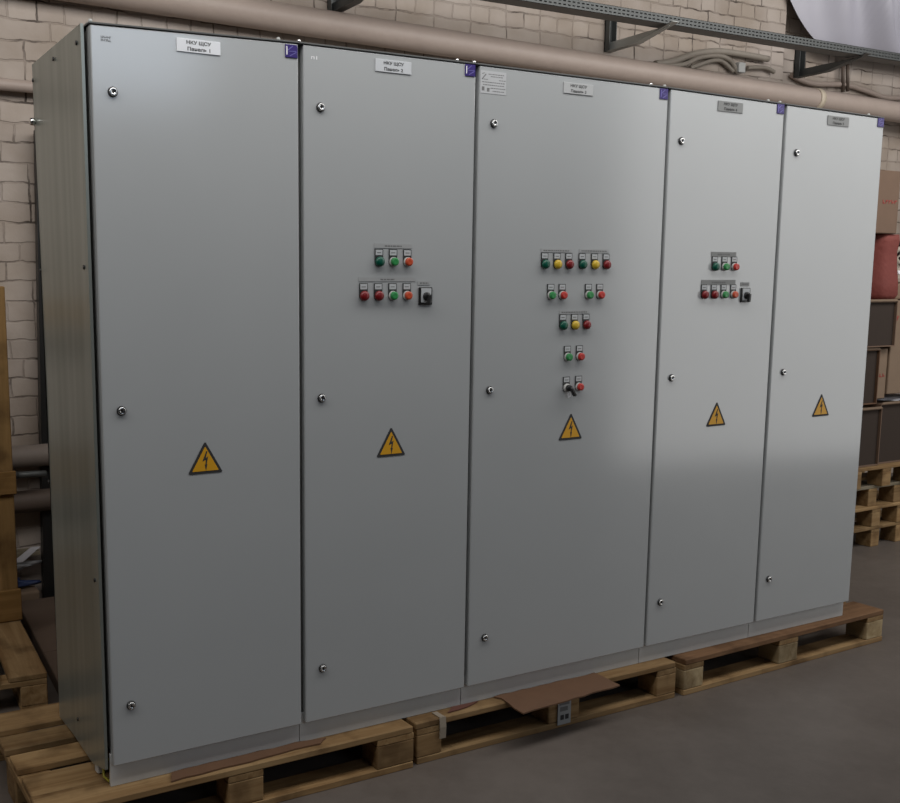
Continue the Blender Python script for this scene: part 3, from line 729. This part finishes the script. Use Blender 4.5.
carton(4.992, 5.088, Y0 + .02, 1.5, .90, 1.195, 'narrow brown carton with a red mark at right, beside a dark open carton', False, CARDL, ((5.0, 1.03, .075, .02),))
o = crumple('white_film', (5.36, 1.22, .868), (.20, .14, .016), FILM, 'crumpled white plastic film lying between the lower and middle cartons at right', 'plastic film', 9, None, .2)
# red sack standing on the cartons
b = bmesh.new(); rings = []
n = 28
prof = [(0, .13), (.03, .15), (.10, .148), (.2, .135), (.28, .13), (.34, .14), (.378, .135)]
for h_, r_ in prof:
    rings.append([b.verts.new((5.05 + r_ * math.cos(2 * PI * k / n) * .9, 1.18 + r_ * .9 * math.sin(2 * PI * k / n) * (1 + .06 * math.sin(5 * k)), 1.4815 + h_ + .004 * math.sin(3 * k))) for k in range(n)])
for p, q in zip(rings, rings[1:]):
    for k in range(n): b.faces.new([p[k], p[(k + 1) % n], q[(k + 1) % n], q[k]]).smooth = True
b.faces.new(rings[0]); b.faces.new(rings[-1]); bmesh.ops.recalc_face_normals(b, faces=b.faces)
m = MB(); m._merge(b, 0)
tag(m.build('red_sack', REDC), 'red sack standing on the ragged carton at right, under the sealed carton', 'sack')
carton(4.70, 5.052, Y0, 1.5, 1.862, 2.215, 'sealed brown carton with red print topmost at right, on the red sack', False, CARD, ((4.905, 2.03, .12, .02),))
# beige machine with a black lever beside the sack
t = thing('beige_machine', 'beige machine housing with black levers at right, just behind the red sack', 'machine', (5.65, 1.42, 1.478)); OFF[t.name] = Vector((5.65, 1.42, 1.478))
MB().box(5.47, 5.85, 1.32, 1.50, 1.478, 1.58, .012, 0, 2).build('base', CARDL, t)
MB().box(5.45, 5.86, 1.31, 1.51, 1.58, 1.815, .03, 0, 2).build('housing', BEIGE, t)
MB().box(5.47, 5.86, 1.30, 1.51, 1.815, 1.84, .006).build('black_cover', BLACK, t)
MB().tube([(5.53, 1.31, 1.69), (5.50, 1.285, 1.71), (5.46, 1.28, 1.735)], .008, 8).tube([(5.46, 1.30, 1.75), (5.50, 1.28, 1.79), (5.53, 1.31, 1.78)], .008, 8).build('lever', BLACK, t)
MB().lathe([(.014, 0), (.014, .015), (.009, .02), (0, .02)], (5.49, 1.311, 1.645)).build('knob', WHITE, t)

# ------------------------------------------------------------------ light
wd = bpy.data.worlds.new('world'); S.world = wd; wd.use_nodes = True
bg = wd.node_tree.nodes['Background']; bg.inputs[0].default_value = (.80, .86, 1, 1); bg.inputs[1].default_value = .02
def area(name, loc, target, sx, sy, power, col):
    l = bpy.data.lights.new(name, 'AREA'); l.shape = 'RECTANGLE'; l.size = sx; l.size_y = sy; l.energy = power; l.color = col
    o = bpy.data.objects.new(name, l); COL.objects.link(o); o.location = loc
    o.rotation_euler = (Vector(target) - Vector(loc)).to_track_quat('-Z', 'Y').to_euler()
    return o
# a gateway of daylight at the right, high windows in front, an unseen fill strip added overhead
area('gate_daylight', (7.28, -3.21, 2.05), (7.0, -2.25, 2.05), 3.6, 4.0, 68, (1.0, .99, .97))
area('high_windows', (2.2, -8.5, 4.4), (0.8, 0, 1.9), 3.0, 1.5, 38, (.74, .85, 1.0))
area('fill_strip', (1.5, -1.0, 3.85), (1.5, 1.0, 3.0), 15, 1.4, 270, (1.0, .98, .96))
